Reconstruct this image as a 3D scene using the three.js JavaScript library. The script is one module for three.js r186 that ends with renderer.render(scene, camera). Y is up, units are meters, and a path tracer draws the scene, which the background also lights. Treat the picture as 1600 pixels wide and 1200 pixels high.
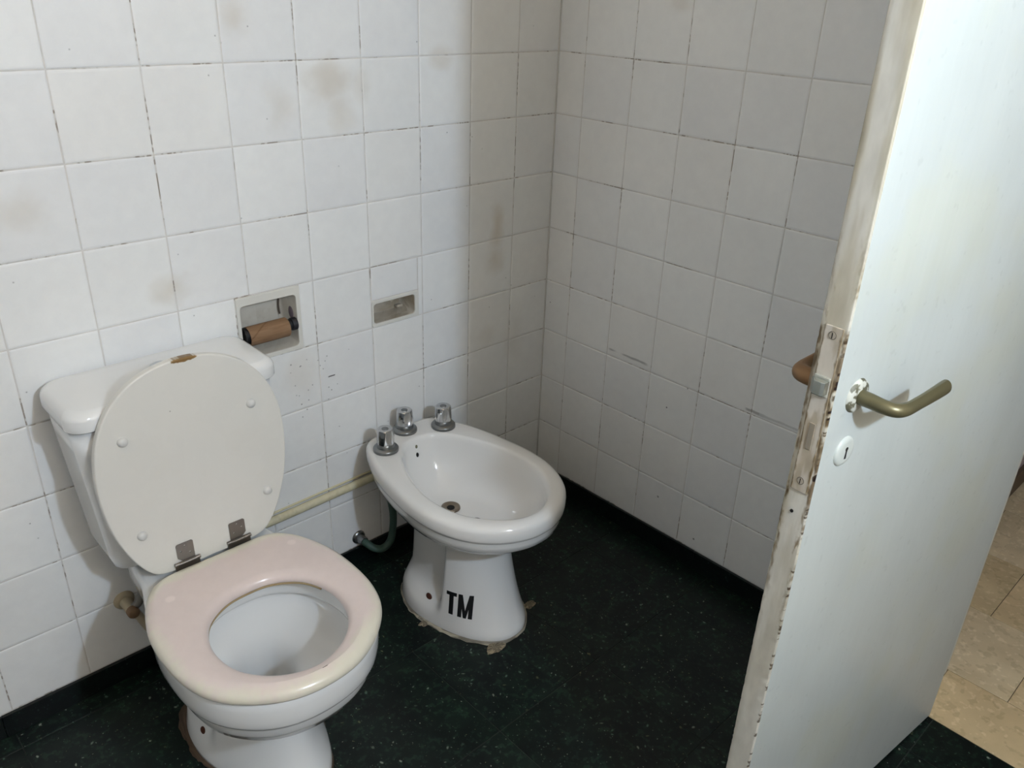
import * as THREE from 'three';
import { mergeGeometries, mergeVertices } from 'three/addons/utils/BufferGeometryUtils.js';
import { RoundedBoxGeometry } from 'three/addons/geometries/RoundedBoxGeometry.js';

// ---------------------------------------------------------------- camera, light, exposure
const scene = new THREE.Scene();
const renderer = new THREE.WebGLRenderer({ antialias: true });
renderer.toneMapping = THREE.LinearToneMapping;
renderer.toneMappingExposure = 1.0;
renderer.shadowMap.enabled = true;
const camera = new THREE.PerspectiveCamera(50.1, 1600 / 1200, 0.05, 30);
camera.position.set(-1.633, 1.4255, 1.5516);
{
  const w = new THREE.Vector3(-0.44537743, -0.749850565, -0.140474218), a = w.length();
  camera.quaternion.setFromAxisAngle(w.normalize(), a);
}
scene.background = new THREE.Color(0x000000);
const LAMP = new THREE.Vector3(-1.095, 1.68, 2.05);
const LAMP_POWER = 3.95;
const LAMP_COLOR = new THREE.Color().setRGB(0.68, 0.86, 1.10);
const CEIL = 2.489, ROOM_X = -2.6, ROOM_Z = 2.17, T = 0.152;

// ---------------------------------------------------------------- helpers
let seed = 7;
const rnd = () => { seed = (seed * 1664525 + 1013904223) >>> 0; return seed / 4294967296; };
const hash = (x, y, s = 0) => { let h = (x * 374761393 + y * 668265263 + s * 974634777) | 0; h = Math.imul(h ^ (h >>> 13), 1274126177); return ((h ^ (h >>> 16)) >>> 0) / 4294967296; };
const sm = (a, b, x) => { const t = Math.min(1, Math.max(0, (x - a) / (b - a))); return t * t * (3 - 2 * t); };
const lerp = (a, b, t) => a + (b - a) * t;
function noise(x, y, s = 0) {
  const xi = Math.floor(x), yi = Math.floor(y), fx = x - xi, fy = y - yi, u = fx * fx * (3 - 2 * fx), v = fy * fy * (3 - 2 * fy);
  return lerp(lerp(hash(xi, yi, s), hash(xi + 1, yi, s), u), lerp(hash(xi, yi + 1, s), hash(xi + 1, yi + 1, s), u), v);
}
const fbm = (x, y, s = 0, o = 4) => { let a = 0.5, r = 0, n = 0; for (let i = 0; i < o; i++) { r += a * noise(x, y, s + i); n += a; x *= 2.03; y *= 2.03; a *= 0.5; } return r / n; };
function tex(w, h, fn, srgb = true) {
  const d = new Uint8Array(w * h * 4);
  for (let j = 0; j < h; j++) for (let i = 0; i < w; i++) {
    const c = fn((i + 0.5) / w, (j + 0.5) / h), k = (j * w + i) * 4;
    if (typeof c === 'number') d[k] = d[k + 1] = d[k + 2] = Math.min(255, Math.max(0, c));
    else for (let q = 0; q < 3; q++) d[k + q] = Math.min(255, Math.max(0, c[q]));
    d[k + 3] = 255;
  }
  const t = new THREE.DataTexture(d, w, h);
  t.magFilter = THREE.LinearFilter; t.minFilter = THREE.LinearMipmapLinearFilter; t.generateMipmaps = true;
  t.wrapS = t.wrapT = THREE.RepeatWrapping;
  if (srgb) t.colorSpace = THREE.SRGBColorSpace;
  t.needsUpdate = true;
  return t;
}
const std = (o) => new THREE.MeshStandardMaterial(o);
const phys = (o) => new THREE.MeshPhysicalMaterial(o);
const used = {};
function numbered(name) { if (!(name in used)) { used[name] = 0; return name; } return name + '_' + String(++used[name]).padStart(3, '0'); }
function mesh(name, geo, mat, parent, label) {
  const m = new THREE.Mesh(geo, mat);
  m.castShadow = m.receiveShadow = true;
  m.name = parent ? name : numbered(name);
  (parent || scene).add(m);
  if (label) m.userData.label = label;
  return m;
}
function thing(name, label, category, pos = [0, 0, 0], kind, group) {
  const g = new THREE.Group(); g.name = numbered(name); g.position.set(...pos);
  g.userData = { label, category }; if (kind) g.userData.kind = kind; if (group) g.userData.group = group;
  scene.add(g); return g;
}
function structure(o, label, category) { o.userData.kind = 'structure'; o.userData.label = label; o.userData.category = category; return o; }
const box = (x0, x1, y0, y1, z0, z1) => { const g = new THREE.BoxGeometry(x1 - x0, y1 - y0, z1 - z0); g.translate((x0 + x1) / 2, (y0 + y1) / 2, (z0 + z1) / 2); return g; };
const rbox = (x0, x1, y0, y1, z0, z1, r = 0.004, s = 3) => { const g = new RoundedBoxGeometry(x1 - x0, y1 - y0, z1 - z0, s, r); g.translate((x0 + x1) / 2, (y0 + y1) / 2, (z0 + z1) / 2); return g; };
const tube = (pts, r, seg = 40, rad = 12) => new THREE.TubeGeometry(new THREE.CatmullRomCurve3(pts.map((p) => new THREE.Vector3(...p)), false, 'centripetal'), seg, r, rad, false);
const lathe = (pts, seg = 32) => new THREE.LatheGeometry(pts.map((p) => new THREE.Vector2(p[0], p[1])), seg);

// closed plan outline from a table [z, half width] (mirrored in x), sampled by angle about (0, zc)
function outline(table, zc, M = 96) {
  const pts = [];
  if (table[0][1] > 0.001) pts.push(new THREE.Vector3(0, 0, table[0][0]));
  for (const [z, h] of table) pts.push(new THREE.Vector3(h, 0, z));
  for (let i = table.length - 1; i >= 0; i--) if (table[i][1] > 0.001) pts.push(new THREE.Vector3(-table[i][1], 0, table[i][0]));
  const dense = new THREE.CatmullRomCurve3(pts, true, 'centripetal').getPoints(1400);
  const pol = dense.map((p) => [Math.atan2(p.z - zc, p.x), Math.hypot(p.x, p.z - zc)]).sort((a, b) => a[0] - b[0]);
  const n = pol.length, out = [];
  for (let j = 0; j < M; j++) {
    const th = -Math.PI + (2 * Math.PI * (j + 0.5)) / M;
    let k = pol.findIndex((q) => q[0] >= th); if (k < 0) k = 0;
    const b = pol[k], a = pol[(k + n - 1) % n];
    let da = b[0] - a[0]; if (da <= 0) da += 2 * Math.PI;
    let t = (th - a[0]); if (t < 0) t += 2 * Math.PI; t = Math.min(1, t / (da || 1));
    const r = lerp(a[1], b[1], t);
    out.push([r * Math.cos(th), zc + r * Math.sin(th)]);
  }
  out.zc = zc;
  return out;
}
const scaleO = (o, sx, sz = sx, dz = 0) => { const r = o.map(([x, z]) => [x * sx, o.zc + (z - o.zc) * sz + dz]); r.zc = o.zc + dz; return r; };
// move the outline in by d metres along the radius
const insetO = (o, d) => { const r = o.map(([x, z]) => { const l = Math.hypot(x, z - o.zc) || 1; return [x * (1 - d / l), o.zc + (z - o.zc) * (1 - d / l)]; }); r.zc = o.zc; return r; };
const mixO = (a, b, t) => { const r = a.map((p, i) => [lerp(p[0], b[i][0], t), lerp(p[1], b[i][1], t)]); r.zc = lerp(a.zc, b.zc, t); return r; };
// rings: [[y, outline], ...] -> skin
function loft(rings, closeStart = false, closeEnd = false) {
  const M = rings[0][1].length, P = [], I = [], U = [];
  rings.forEach(([y, o], i) => o.forEach(([x, z], j) => { P.push(x, typeof y === 'function' ? y(x, z) : y, z); U.push(j / M, i / rings.length); }));
  for (let i = 0; i + 1 < rings.length; i++) for (let j = 0; j < M; j++) {
    const a = i * M + j, b = i * M + (j + 1) % M, c = a + M, d = b + M;
    I.push(a, c, b, b, c, d);
  }
  const cap = (i, flip) => {
    const [y, o] = rings[i]; let cx = 0, cz = 0; o.forEach((p) => { cx += p[0] / M; cz += p[1] / M; });
    const k = P.length / 3; P.push(cx, typeof y === 'function' ? y(cx, cz) : y, cz); U.push(0.5, 0.5);
    for (let j = 0; j < M; j++) { const a = i * M + j, b = i * M + (j + 1) % M; flip ? I.push(a, b, k) : I.push(a, k, b); }
  };
  if (closeStart) cap(0, true);
  if (closeEnd) cap(rings.length - 1, false);
  const g = new THREE.BufferGeometry();
  g.setAttribute('position', new THREE.Float32BufferAttribute(P, 3));
  g.setAttribute('uv', new THREE.Float32BufferAttribute(U, 2));
  g.setIndex(I); g.computeVertexNormals();
  return g;
}

// ---------------------------------------------------------------- materials
const blob = (x, y, cx, cy, rx, ry, s) => { const d = Math.hypot((x - cx) / rx, (y - cy) / ry) + (fbm(x * 22, y * 22, s, 4) - 0.5) * 0.8; return sm(1.05, 0.0, d); };
// glaze of the back wall: (x, y) in metres, with the smudges the photograph shows
const AW = 2.6, AH = 2.489;
const stainsA = [[-0.676, 1.235, 0.075, 0.06, 1.0, 1], [-0.655, 1.17, 0.05, 0.07, 0.7, 2], [-0.60, 1.22, 0.035, 0.05, 0.5, 9], [-1.058, 0.865, 0.055, 0.045, 0.85, 3], [-0.196, 0.85, 0.03, 0.09, 1.2, 4], [-0.205, 0.765, 0.05, 0.05, 0.9, 5],
  [-0.385, 1.265, 0.04, 0.035, 0.7, 6], [-1.29, 1.05, 0.07, 0.045, 0.55, 7], [-0.87, 1.355, 0.04, 0.06, 0.8, 8], [-0.80, 0.60, 0.05, 0.09, 0.35, 10], [-0.79, 1.19, 0.05, 0.06, 0.5, 11], [-0.13, 0.52, 0.06, 0.11, 0.4, 12], [-0.22, 0.55, 0.05, 0.05, 0.35, 13]];
const dotsA = [];
for (let i = 0; i < 22; i++) dotsA.push([-0.765 + (rnd() - 0.5) * 0.13, 0.56 + (rnd() - 0.5) * 0.15, 0.0005 + rnd() * 0.0009, 0.35 + rnd() * 0.4]);
for (let i = 0; i < 50; i++) dotsA.push([-rnd() * 1.6, 0.2 + rnd() * 1.3, 0.0004 + rnd() * 0.0007, 0.25 + rnd() * 0.35]);
for (let i = 0; i < 16; i++) dotsA.push([-0.727 + i * 0.0011, 0.5745 + (rnd() - 0.5) * 0.0006, 0.0008, 0.7]);
function glaze(W, H, w, h, x0, stains, dots, extra) {
  const t = tex(w, h, (u, v) => {
    const x = x0 + u * W, y = v * H;
    const m = (fbm(x * 9, y * 9, 31) - 0.5) * 7 + (fbm(x * 60, y * 60, 37, 3) - 0.5) * 5;
    let r = 240 + m, g = 240 + m, b = 238 + m * 0.9;
    let s = 0; for (const q of stains) { if (Math.abs(x - q[0]) > q[2] * 1.6 || Math.abs(y - q[1]) > q[3] * 1.6) continue; s = Math.max(s, q[4] * blob(x, y, q[0], q[1], q[2], q[3], q[5])); }
    r -= 17 * s; g -= 22 * s; b -= 29 * s;
    if (extra) { const e = extra(x, y); r -= e; g -= e; b -= e; }
    return [r, g, b];
  });
  const d = t.image.data;
  for (const [dx, dy, rad, k] of dots) {
    const px = ((dx - x0) / W) * w, py = (dy / H) * h, pr = Math.max(0.8, (rad / W) * w);
    for (let j = Math.floor(py - pr - 1); j <= py + pr + 1; j++) for (let i = Math.floor(px - pr - 1); i <= px + pr + 1; i++) {
      if (i < 0 || j < 0 || i >= w || j >= h) continue;
      const a = k * sm(pr + 0.6, pr - 0.4, Math.hypot(i + 0.5 - px, j + 0.5 - py));
      for (let q = 0; q < 3; q++) d[(j * w + i) * 4 + q] *= 1 - a * 0.75;
    }
  }
  t.wrapS = t.wrapT = THREE.ClampToEdgeWrapping;
  return t;
}
const glazeA = glaze(AW, AH, 2000, 1914, -AW, stainsA, dotsA);
const dotsB = [[0.02, 0.60, 0.0012, 0.9], [0.46, 0.435, 0.0016, 0.9], [0.515, 0.512, 0.002, 0.7], [0.60, 0.09, 0.0025, 0.6], [0.47, 0.16, 0.003, 0.4]];
const scuff = (x, y) => { // rubbed line left by furniture along one row
  if (x < 0.2 || x > 0.95 || y < 0.49 || y > 0.56) return 0;
  const cy = 0.532 - 0.010 * sm(0.3, 0.75, x);
  return 60 * sm(0.0045, 0.001, Math.abs(y - cy) + (fbm(x * 40, y * 120, 77, 3) - 0.5) * 0.004) * sm(0.42, 0.6, fbm(x * 14, y * 4, 78, 3)) * (x < 0.72 ? 1 : 0.6);
};
const glazeB = glaze(1.3, AH, 1000, 1914, 0, [[0.355, 1.40, 0.05, 0.03, 0.5, 21]], dotsB, scuff);
const groutTex = tex(1024, 1024, (u, v) => {
  const n = fbm(u * 60, v * 60, 5, 3), d = sm(0.56, 0.66, fbm(u * 16, v * 16, 9, 4)) * sm(0.42, 0.6, fbm(u * 130, v * 130, 12, 2));
  const b = 216 + (n - 0.5) * 20;
  return [b - d * 58, b - 3 - d * 63, b - 8 - d * 68];
});
const waveBump = tex(512, 512, (u, v) => 128 + (fbm(u * 10, v * 10, 3, 3) - 0.5) * 180, false);
const tileMats = (map) => [0xffffff, 0xfcfcfc, 0xfdfcfb, 0xfafafb].map((c) => phys({ color: c, map, roughness: 0.46, specularIntensity: 0.7, bumpMap: waveBump, bumpScale: 0.0006 }));
const matA = tileMats(glazeA), matB = tileMats(glazeB);
const plainTile = std({ color: 0xecebe8, roughness: 0.34 });
const grout = std({ map: groutTex, roughness: 0.9 });
const paintWarm = std({ color: new THREE.Color().setRGB(0.90, 0.69, 0.49), roughness: 0.85 });
const ceilingPaint = std({ color: new THREE.Color().setRGB(0.93, 0.73, 0.52), roughness: 0.85 });
const porcelain = phys({ color: 0xe9e9e7, roughness: 0.12, clearcoat: 0.6, clearcoatRoughness: 0.04 });
const bidetPorcelain = phys({ color: 0xe6e4e0, roughness: 0.12, clearcoat: 0.6, clearcoatRoughness: 0.04 });
const chrome = std({ color: 0xc9cacb, metalness: 1, roughness: 0.07 });
const dullChrome = std({ color: 0x8d8f8f, metalness: 1, roughness: 0.28 });
const steel = std({ color: 0x8a8580, metalness: 1, roughness: 0.36 });
const black = std({ color: 0x0c0c0d, roughness: 0.45 });
const darkHole = std({ color: 0x17120f, roughness: 0.9 });
const rust = std({ color: 0x4a2413, roughness: 0.9 });

// dark green stone with pale flecks
function graniteTex(w, h, Wm, Hm, sd, n) {
  const t = tex(w, h, (u, v) => {
    const x = u * Wm, y = v * Hm;
    const c = fbm(x * 26, y * 26, sd, 4), f = fbm(x * 120, y * 120, sd + 4, 3), k = sm(0.52, 0.78, f);
    const b = 14 + (c - 0.5) * 22;
    return [b + k * 14, b + 9 + k * 24 + (c - 0.5) * 10, b + 5 + k * 18];
  });
  const d = t.image.data; let s = sd * 7919 + 13; const R = () => { s = (Math.imul(s, 1103515245) + 12345) >>> 0; return (s >>> 8) / 16777216; };
  for (let q = 0; q < n; q++) {
    const cx = R() * w, cy = R() * h, big = R() < 0.12, L = big ? 3 + R() * 6 : 0.9 + R() * 2.8, B = L * (0.3 + R() * 0.5), a = R() * 6.3, k = big ? 0.35 + R() * 0.5 : 0.25 + R() * 0.75;
    const col = R() < 0.55 ? [112, 134, 120] : R() < 0.6 ? [178, 180, 166] : [140, 136, 100], ca = Math.cos(a), sa = Math.sin(a);
    for (let j = Math.floor(cy - L - 1); j <= cy + L + 1; j++) for (let i = Math.floor(cx - L - 1); i <= cx + L + 1; i++) {
      const dx = i - cx, dy = j - cy, e = Math.hypot((dx * ca + dy * sa) / L, (-dx * sa + dy * ca) / B) + (hash(i, j, sd) - 0.5) * 0.5;
      if (e > 1) continue;
      const p = (((j % h) + h) % h * w + ((i % w) + w) % w) * 4, al = k * sm(1, 0.5, e);
      for (let z = 0; z < 3; z++) d[p + z] = lerp(d[p + z], col[z], al);
    }
  }
  return t;
}
const granite = graniteTex(1600, 1600, 1, 1, 3, 4300);
const graniteMat = [0xffffff, 0xdde6e0, 0xecf4f0].map((c) => phys({ color: c, map: granite, roughness: 0.36, specularIntensity: 0.55 }));
const skirtMat = std({ color: 0x9aa2b0, map: granite, roughness: 0.35 });
const jointMat = std({ color: 0x2b2e2a, roughness: 0.9 });

// ---------------------------------------------------------------- tiled walls
// one glazed tile with a cushion edge; (u, v) on the wall, w out of it
function tileGeo(u0, u1, v0, v1, place, uvOf) {
  const g = 0.0009, R = [[0.0050, 0], [0.002, -0.0003], [0.0004, -0.0009], [0, -0.0026]];
  const t1 = (rnd() - 0.5) * 0.0009, t2 = (rnd() - 0.5) * 0.0009, off = (rnd() - 0.5) * 0.0004;
  const P = [], N = [], U = [];
  const c = R.map(([i, w]) => [[u0 + g + i, v0 + g + i], [u1 - g - i, v0 + g + i], [u1 - g - i, v1 - g - i], [u0 + g + i, v1 - g - i]].map(([u, v]) => [u, v, w + off + t1 * ((u - u0) / (u1 - u0) - 0.5) + t2 * ((v - v0) / (v1 - v0) - 0.5)]));
  const quad = (a, b, d, e) => { for (const p of [a, b, d, a, d, e]) { P.push(...place(p[0], p[1], p[2])); U.push(...uvOf(p[0], p[1])); } };
  quad(...c[0]);
  for (let k = 0; k + 1 < c.length; k++) for (let i = 0; i < 4; i++) { const j = (i + 1) % 4; quad(c[k + 1][i], c[k + 1][j], c[k][j], c[k][i]); }
  const geo = new THREE.BufferGeometry();
  geo.setAttribute('position', new THREE.Float32BufferAttribute(P, 3));
  geo.setAttribute('uv', new THREE.Float32BufferAttribute(U, 2));
  geo.computeVertexNormals();
  return geo;
}
function cutRects(r, holes) {
  let out = [r];
  for (const h of holes) {
    const nx = [];
    for (const [a, b, c, d] of out) {
      if (h[0] >= b || h[1] <= a || h[2] >= d || h[3] <= c) { nx.push([a, b, c, d]); continue; }
      const a2 = Math.max(a, h[0]), b2 = Math.min(b, h[1]);
      nx.push([a, h[0], c, d], [h[1], b, c, d], [a2, b2, h[3], d], [a2, b2, c, h[2]]);
    }
    out = nx.filter(([a, b, c, d]) => b - a > 0.008 && d - c > 0.008);
  }
  return out;
}
function wallTiles(parent, u0, u1, firstLine, place, uvOf, mats, holes, limit = 296) {
  const lines = [u0]; for (let u = firstLine; u < u1 - 0.006; u += T) if (u > u0 + 0.006) lines.push(u); lines.push(u1);
  const rest = []; let n = 0;
  for (let k = 0; k < 16; k++) for (let i = 0; i + 1 < lines.length; i++) {
    const v0 = 0.057 + k * T, v1 = v0 + T;
    for (const r of cutRects([lines[i], lines[i + 1], v0, v1], holes)) {
      const g = tileGeo(...r, place, uvOf);
      if (n++ < limit) mesh('tile', g, mats[Math.floor(rnd() * mats.length)], parent); else rest.push(g);
    }
  }
  if (rest.length) mesh('upper_tiles', mergeGeometries(rest), mats[0], parent).userData.kind = 'stuff';
}
function wallSlab(name, label, shapePts, holes, depth, place, mat) {
  const s = new THREE.Shape(shapePts.map((p) => new THREE.Vector2(...p)));
  for (const h of holes) s.holes.push(new THREE.Path([[h[0], h[2]], [h[1], h[2]], [h[1], h[3]], [h[0], h[3]]].map((p) => new THREE.Vector2(...p))));
  const g = new THREE.ExtrudeGeometry(s, { depth, bevelEnabled: false });
  const p = g.attributes.position;
  for (let i = 0; i < p.count; i++) { const q = place(p.getX(i), p.getY(i), p.getZ(i)); p.setXYZ(i, ...q); }
  g.computeVertexNormals();
  const grp = new THREE.Group(); grp.name = name; scene.add(grp); structure(grp, label, 'wall');
  mesh('grout_bed', g, mat, grp);
  return grp;
}
const rect = (a, b, c, d) => [[a, c], [b, c], [b, d], [a, d]];
const GD = -0.0011;
// niches in the back wall: outer frame rectangles
const N1 = [-0.9345, -0.7865, 0.6665, 0.8155], N2 = [-0.5985, -0.4600, 0.6665, 0.7335];
const inner1 = [N1[0] + 0.007, N1[1] - 0.010, N1[2] + 0.010, N1[3] - 0.019], inner2 = [N2[0] + 0.004, N2[1] - 0.012, N2[2] + 0.009, N2[3] - 0.008];
const grow = (h, d) => [h[0] - d, h[1] + d, h[2] - d, h[3] + d];
{
  const slab = wallSlab('wall_back', 'white glazed tile wall behind the toilet and bidet', rect(ROOM_X - 0.15, 0.12, -0.05, CEIL + 0.02), [grow(N1, -0.004), grow(N2, -0.003)], 0.15, (u, v, w) => [u, v, GD - w], grout);
  wallTiles(slab, ROOM_X, 0, -(0.9295 + 16) * T, (u, v, w) => [u, v, w], (u, v) => [(u + AW) / AW, v / AH], matA, [grow(N1, 0.0005), grow(N2, 0.0005)]);
}
{
  const bead = structure(mesh('trim_corner', new THREE.CylinderGeometry(0.0022, 0.0022, CEIL - 0.06, 8).translate(-0.0006, CEIL / 2 + 0.03, 0.0006), std({ color: 0xcfcdc8, roughness: 0.8 })), 'pale grout line down the corner of the tiled walls', 'trim');
}
const DOOR_Z0 = 1.212, DOOR_Z1 = 2.04, DOOR_H = 2.07;
{
  const slab = wallSlab('wall_right', 'white glazed tile wall beside the open door', [[0.0, -0.05], [DOOR_Z0, -0.05], [DOOR_Z0, DOOR_H], [DOOR_Z1, DOOR_H], [DOOR_Z1, -0.05], [ROOM_Z + 0.15, -0.05], [ROOM_Z + 0.15, CEIL + 0.02], [0.0, CEIL + 0.02]], [], 0.12, (u, v, w) => [-GD + w, v, u], grout);
  wallTiles(slab, 0, 1.206, 0.5994 * T, (u, v, w) => [-w, v, u], (u, v) => [u / 1.3, v / AH], matB, []);
}
{
  const slab = wallSlab('wall_left', 'white tile wall on the left of the bathroom', rect(-0.15, ROOM_Z + 0.15, -0.05, CEIL + 0.02), [], 0.12, (u, v, w) => [ROOM_X + GD - w, v, u], grout);
  wallTiles(slab, 0, ROOM_Z, 0.10, (u, v, w) => [ROOM_X + w, v, u], (u, v) => [u, v], [plainTile], [], 150);
  structure(mesh('wall_front', box(ROOM_X - 0.15, 0.12, -0.05, CEIL + 0.02, ROOM_Z, ROOM_Z + 0.12), paintWarm), 'painted wall opposite the toilet', 'wall');
  structure(mesh('ceiling', box(ROOM_X - 0.15, 0.12, CEIL, CEIL + 0.12, -0.15, ROOM_Z + 0.15), ceilingPaint), 'cream painted bathroom ceiling', 'ceiling');
}
// skirting of dark stone
function skirting(name, label, len, place) {
  const g = new THREE.Group(); g.name = name; scene.add(g); structure(g, label, 'baseboard');
  for (let a = 0; a < len - 0.01; a += 0.305) {
    const b = Math.min(len, a + 0.3045);
    const q = rbox(a, b, 0.0, 0.0555, 0, 0.016, 0.0012, 1); const p = q.attributes.position, u = q.attributes.uv;
    for (let i = 0; i < p.count; i++) { const x = p.getX(i), y = p.getY(i), z = p.getZ(i); u.setXY(i, x * 1.1 + 0.13, y + 0.4 + z); p.setXYZ(i, ...place(x, y, z - 0.010)); }
    q.computeVertexNormals();
    mesh('stone_piece', q, skirtMat, g);
  }
}
skirting('baseboard_back', 'dark stone skirting under the toilet wall', -ROOM_X - 0.007, (x, y, z) => [-0.0065 - x, y, z]);
skirting('baseboard_right', 'dark stone skirting running to the door', 1.205, (x, y, z) => [-z, y, x]);

// floor of dark green stone tiles
{
  const g = new THREE.Group(); g.name = 'floor'; scene.add(g); structure(g, 'dark green flecked stone tile floor', 'floor');
  mesh('mortar_bed', mergeGeometries([box(ROOM_X - 0.05, -0.031, -0.06, -0.0012, -0.05, ROOM_Z + 0.05), box(-0.031, 0.001, -0.06, -0.0012, -0.05, 1.212), box(-0.031, 0.001, -0.06, -0.0012, 2.04, ROOM_Z + 0.05)]), jointMat, g);
  const S = 0.3055, zl = [-0.012]; for (let z = 0.052; z < ROOM_Z; z += S) zl.push(z); zl.push(ROOM_Z + 0.01);
  for (let r = 0; r + 1 < zl.length; r++) {
    const xs = []; const x0 = r < 2 ? -0.600 : -0.765;
    for (let k = -8; k < 4; k++) { const x = x0 + k * S; if (x > ROOM_X + 0.01 && x < -0.04) xs.push(x); }
    const xe = -0.031;
    if (zl[r] < 1.212 && zl[r + 1] > 1.213) { const q = box(-0.0303, 0.001, -0.014, 0, zl[r] + 0.0007, 1.2115), p = q.attributes.position, u = q.attributes.uv; for (let k = 0; k < p.count; k++) u.setXY(k, p.getX(k), p.getZ(k)); mesh('floor_tile', q, graniteMat[0], g); }
    const cuts = [ROOM_X - 0.01, ...xs, xe];
    for (let i = 0; i + 1 < cuts.length; i++) {
      const last = i + 2 === cuts.length && zl[r + 1] <= 1.213;
      const q = rbox(cuts[i] + 0.0007, last ? 0.001 : cuts[i + 1] - 0.0007, -0.014, (rnd() - 0.5) * 0.0004, zl[r] + 0.0007, zl[r + 1] - 0.0007, 0.0008, 1);
      const p = q.attributes.position, u = q.attributes.uv, ou = rnd(), ov = rnd();
      for (let k = 0; k < p.count; k++) u.setXY(k, p.getX(k) + ou, p.getZ(k) + ov);
      mesh('floor_tile', q, graniteMat[Math.floor(rnd() * 3)], g);
    }
  }
}

// ---------------------------------------------------------------- corridor beyond the door
{
  const beige = tex(1024, 1024, (u, v) => {
    const c = fbm(u * 14, v * 14, 41, 5), f = fbm(u * 90, v * 90, 44, 3), k = sm(0.62, 0.75, f), dk = sm(0.60, 0.74, fbm(u * 70, v * 70, 48, 3));
    return [216 + (c - 0.5) * 34 + k * 14 - dk * 14, 196 + (c - 0.5) * 34 + k * 15 - dk * 14, 158 + (c - 0.5) * 32 + k * 18 - dk * 14];
  });
  const bm = [0xffffff, 0xf2eee4, 0xfaf4ea].map((c) => std({ color: c, map: beige, roughness: 0.4 }));
  const g = new THREE.Group(); g.name = 'floor_corridor'; scene.add(g); structure(g, 'worn beige stone tile floor of the corridor', 'floor');
  mesh('mortar_bed', mergeGeometries([box(-0.030, 0.121, -0.06, -0.0012, DOOR_Z0, DOOR_Z1), box(0.121, 3.0, -0.06, -0.0012, 1.05, 2.7)]), std({ color: 0x6a5d45, roughness: 0.9 }), g);
  const S = 0.2775, xs = [-0.030]; for (let x = 0.148; x < 3; x += S) xs.push(x); xs.push(3.0);
  for (let i = 0; i + 1 < xs.length; i++) {
    const za = i === 0 ? DOOR_Z0 : 1.05, zb = i === 0 ? DOOR_Z1 : 2.7, ph = i % 2 ? 1.368 : 1.237, zs = [za];
    for (let k = -4; k < 8; k++) { const z = ph + k * S; if (z > za + 0.01 && z < zb - 0.01) zs.push(z); }
    zs.push(zb);
    for (let k = 0; k + 1 < zs.length; k++) {
      const q = rbox(xs[i] + 0.0008, xs[i + 1] - 0.0008, -0.014, (rnd() - 0.5) * 0.0006, zs[k] + 0.0008, zs[k + 1] - 0.0008, 0.001, 1);
      const p = q.attributes.position, u = q.attributes.uv, ou = rnd(), ov = rnd();
      for (let m = 0; m < p.count; m++) u.setXY(m, p.getX(m) + ou, p.getZ(m) + ov);
      mesh('floor_tile', q, bm[Math.floor(rnd() * 3)], g);
    }
  }
  const wallP = std({ color: 0xd9c8c2, roughness: 0.8 });
  structure(mesh('wall_corridor', box(0.122, 3.1, -0.05, CEIL, 0.96, 1.06), wallP), 'pinkish painted corridor wall past the door hinge', 'wall');
  structure(mesh('wall_corridor', box(0.122, 3.1, -0.05, CEIL, 2.7, 2.8), wallP), 'painted corridor wall on the far side of the doorway', 'wall');
  structure(mesh('wall_corridor', box(3.0, 3.1, -0.05, CEIL, 1.06, 2.7), wallP), 'painted end wall of the corridor', 'wall');
  structure(mesh('ceiling_corridor', box(0.122, 3.1, CEIL, CEIL + 0.1, 0.96, 2.8), wallP), 'painted corridor ceiling', 'ceiling');
  structure(mesh('baseboard_corridor', rbox(0.123, 2.999, 0.001, 0.075, 1.0605, 1.074, 0.002, 1), std({ color: 0x6a5844, roughness: 0.5 })), 'brown corridor baseboard under the pinkish wall', 'baseboard');
  const fr = std({ color: 0xd4d3c8, roughness: 0.5 });
  const f = new THREE.Group(); f.name = 'trim_1'; scene.add(f); structure(f, 'white painted door frame in the tile wall', 'door frame');
  mesh('jamb', rbox(-0.012, 0.135, 0.001, 2.045, DOOR_Z0 + 0.001, 1.238, 0.003, 1), fr, f);
  mesh('jamb', rbox(-0.012, 0.135, 0.001, 2.045, 2.008, DOOR_Z1 - 0.001, 0.003, 1), fr, f);
  mesh('head', rbox(-0.012, 0.135, 2.046, DOOR_H - 0.001, DOOR_Z0 + 0.001, DOOR_Z1 - 0.001, 0.003, 1), fr, f);
}

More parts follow.
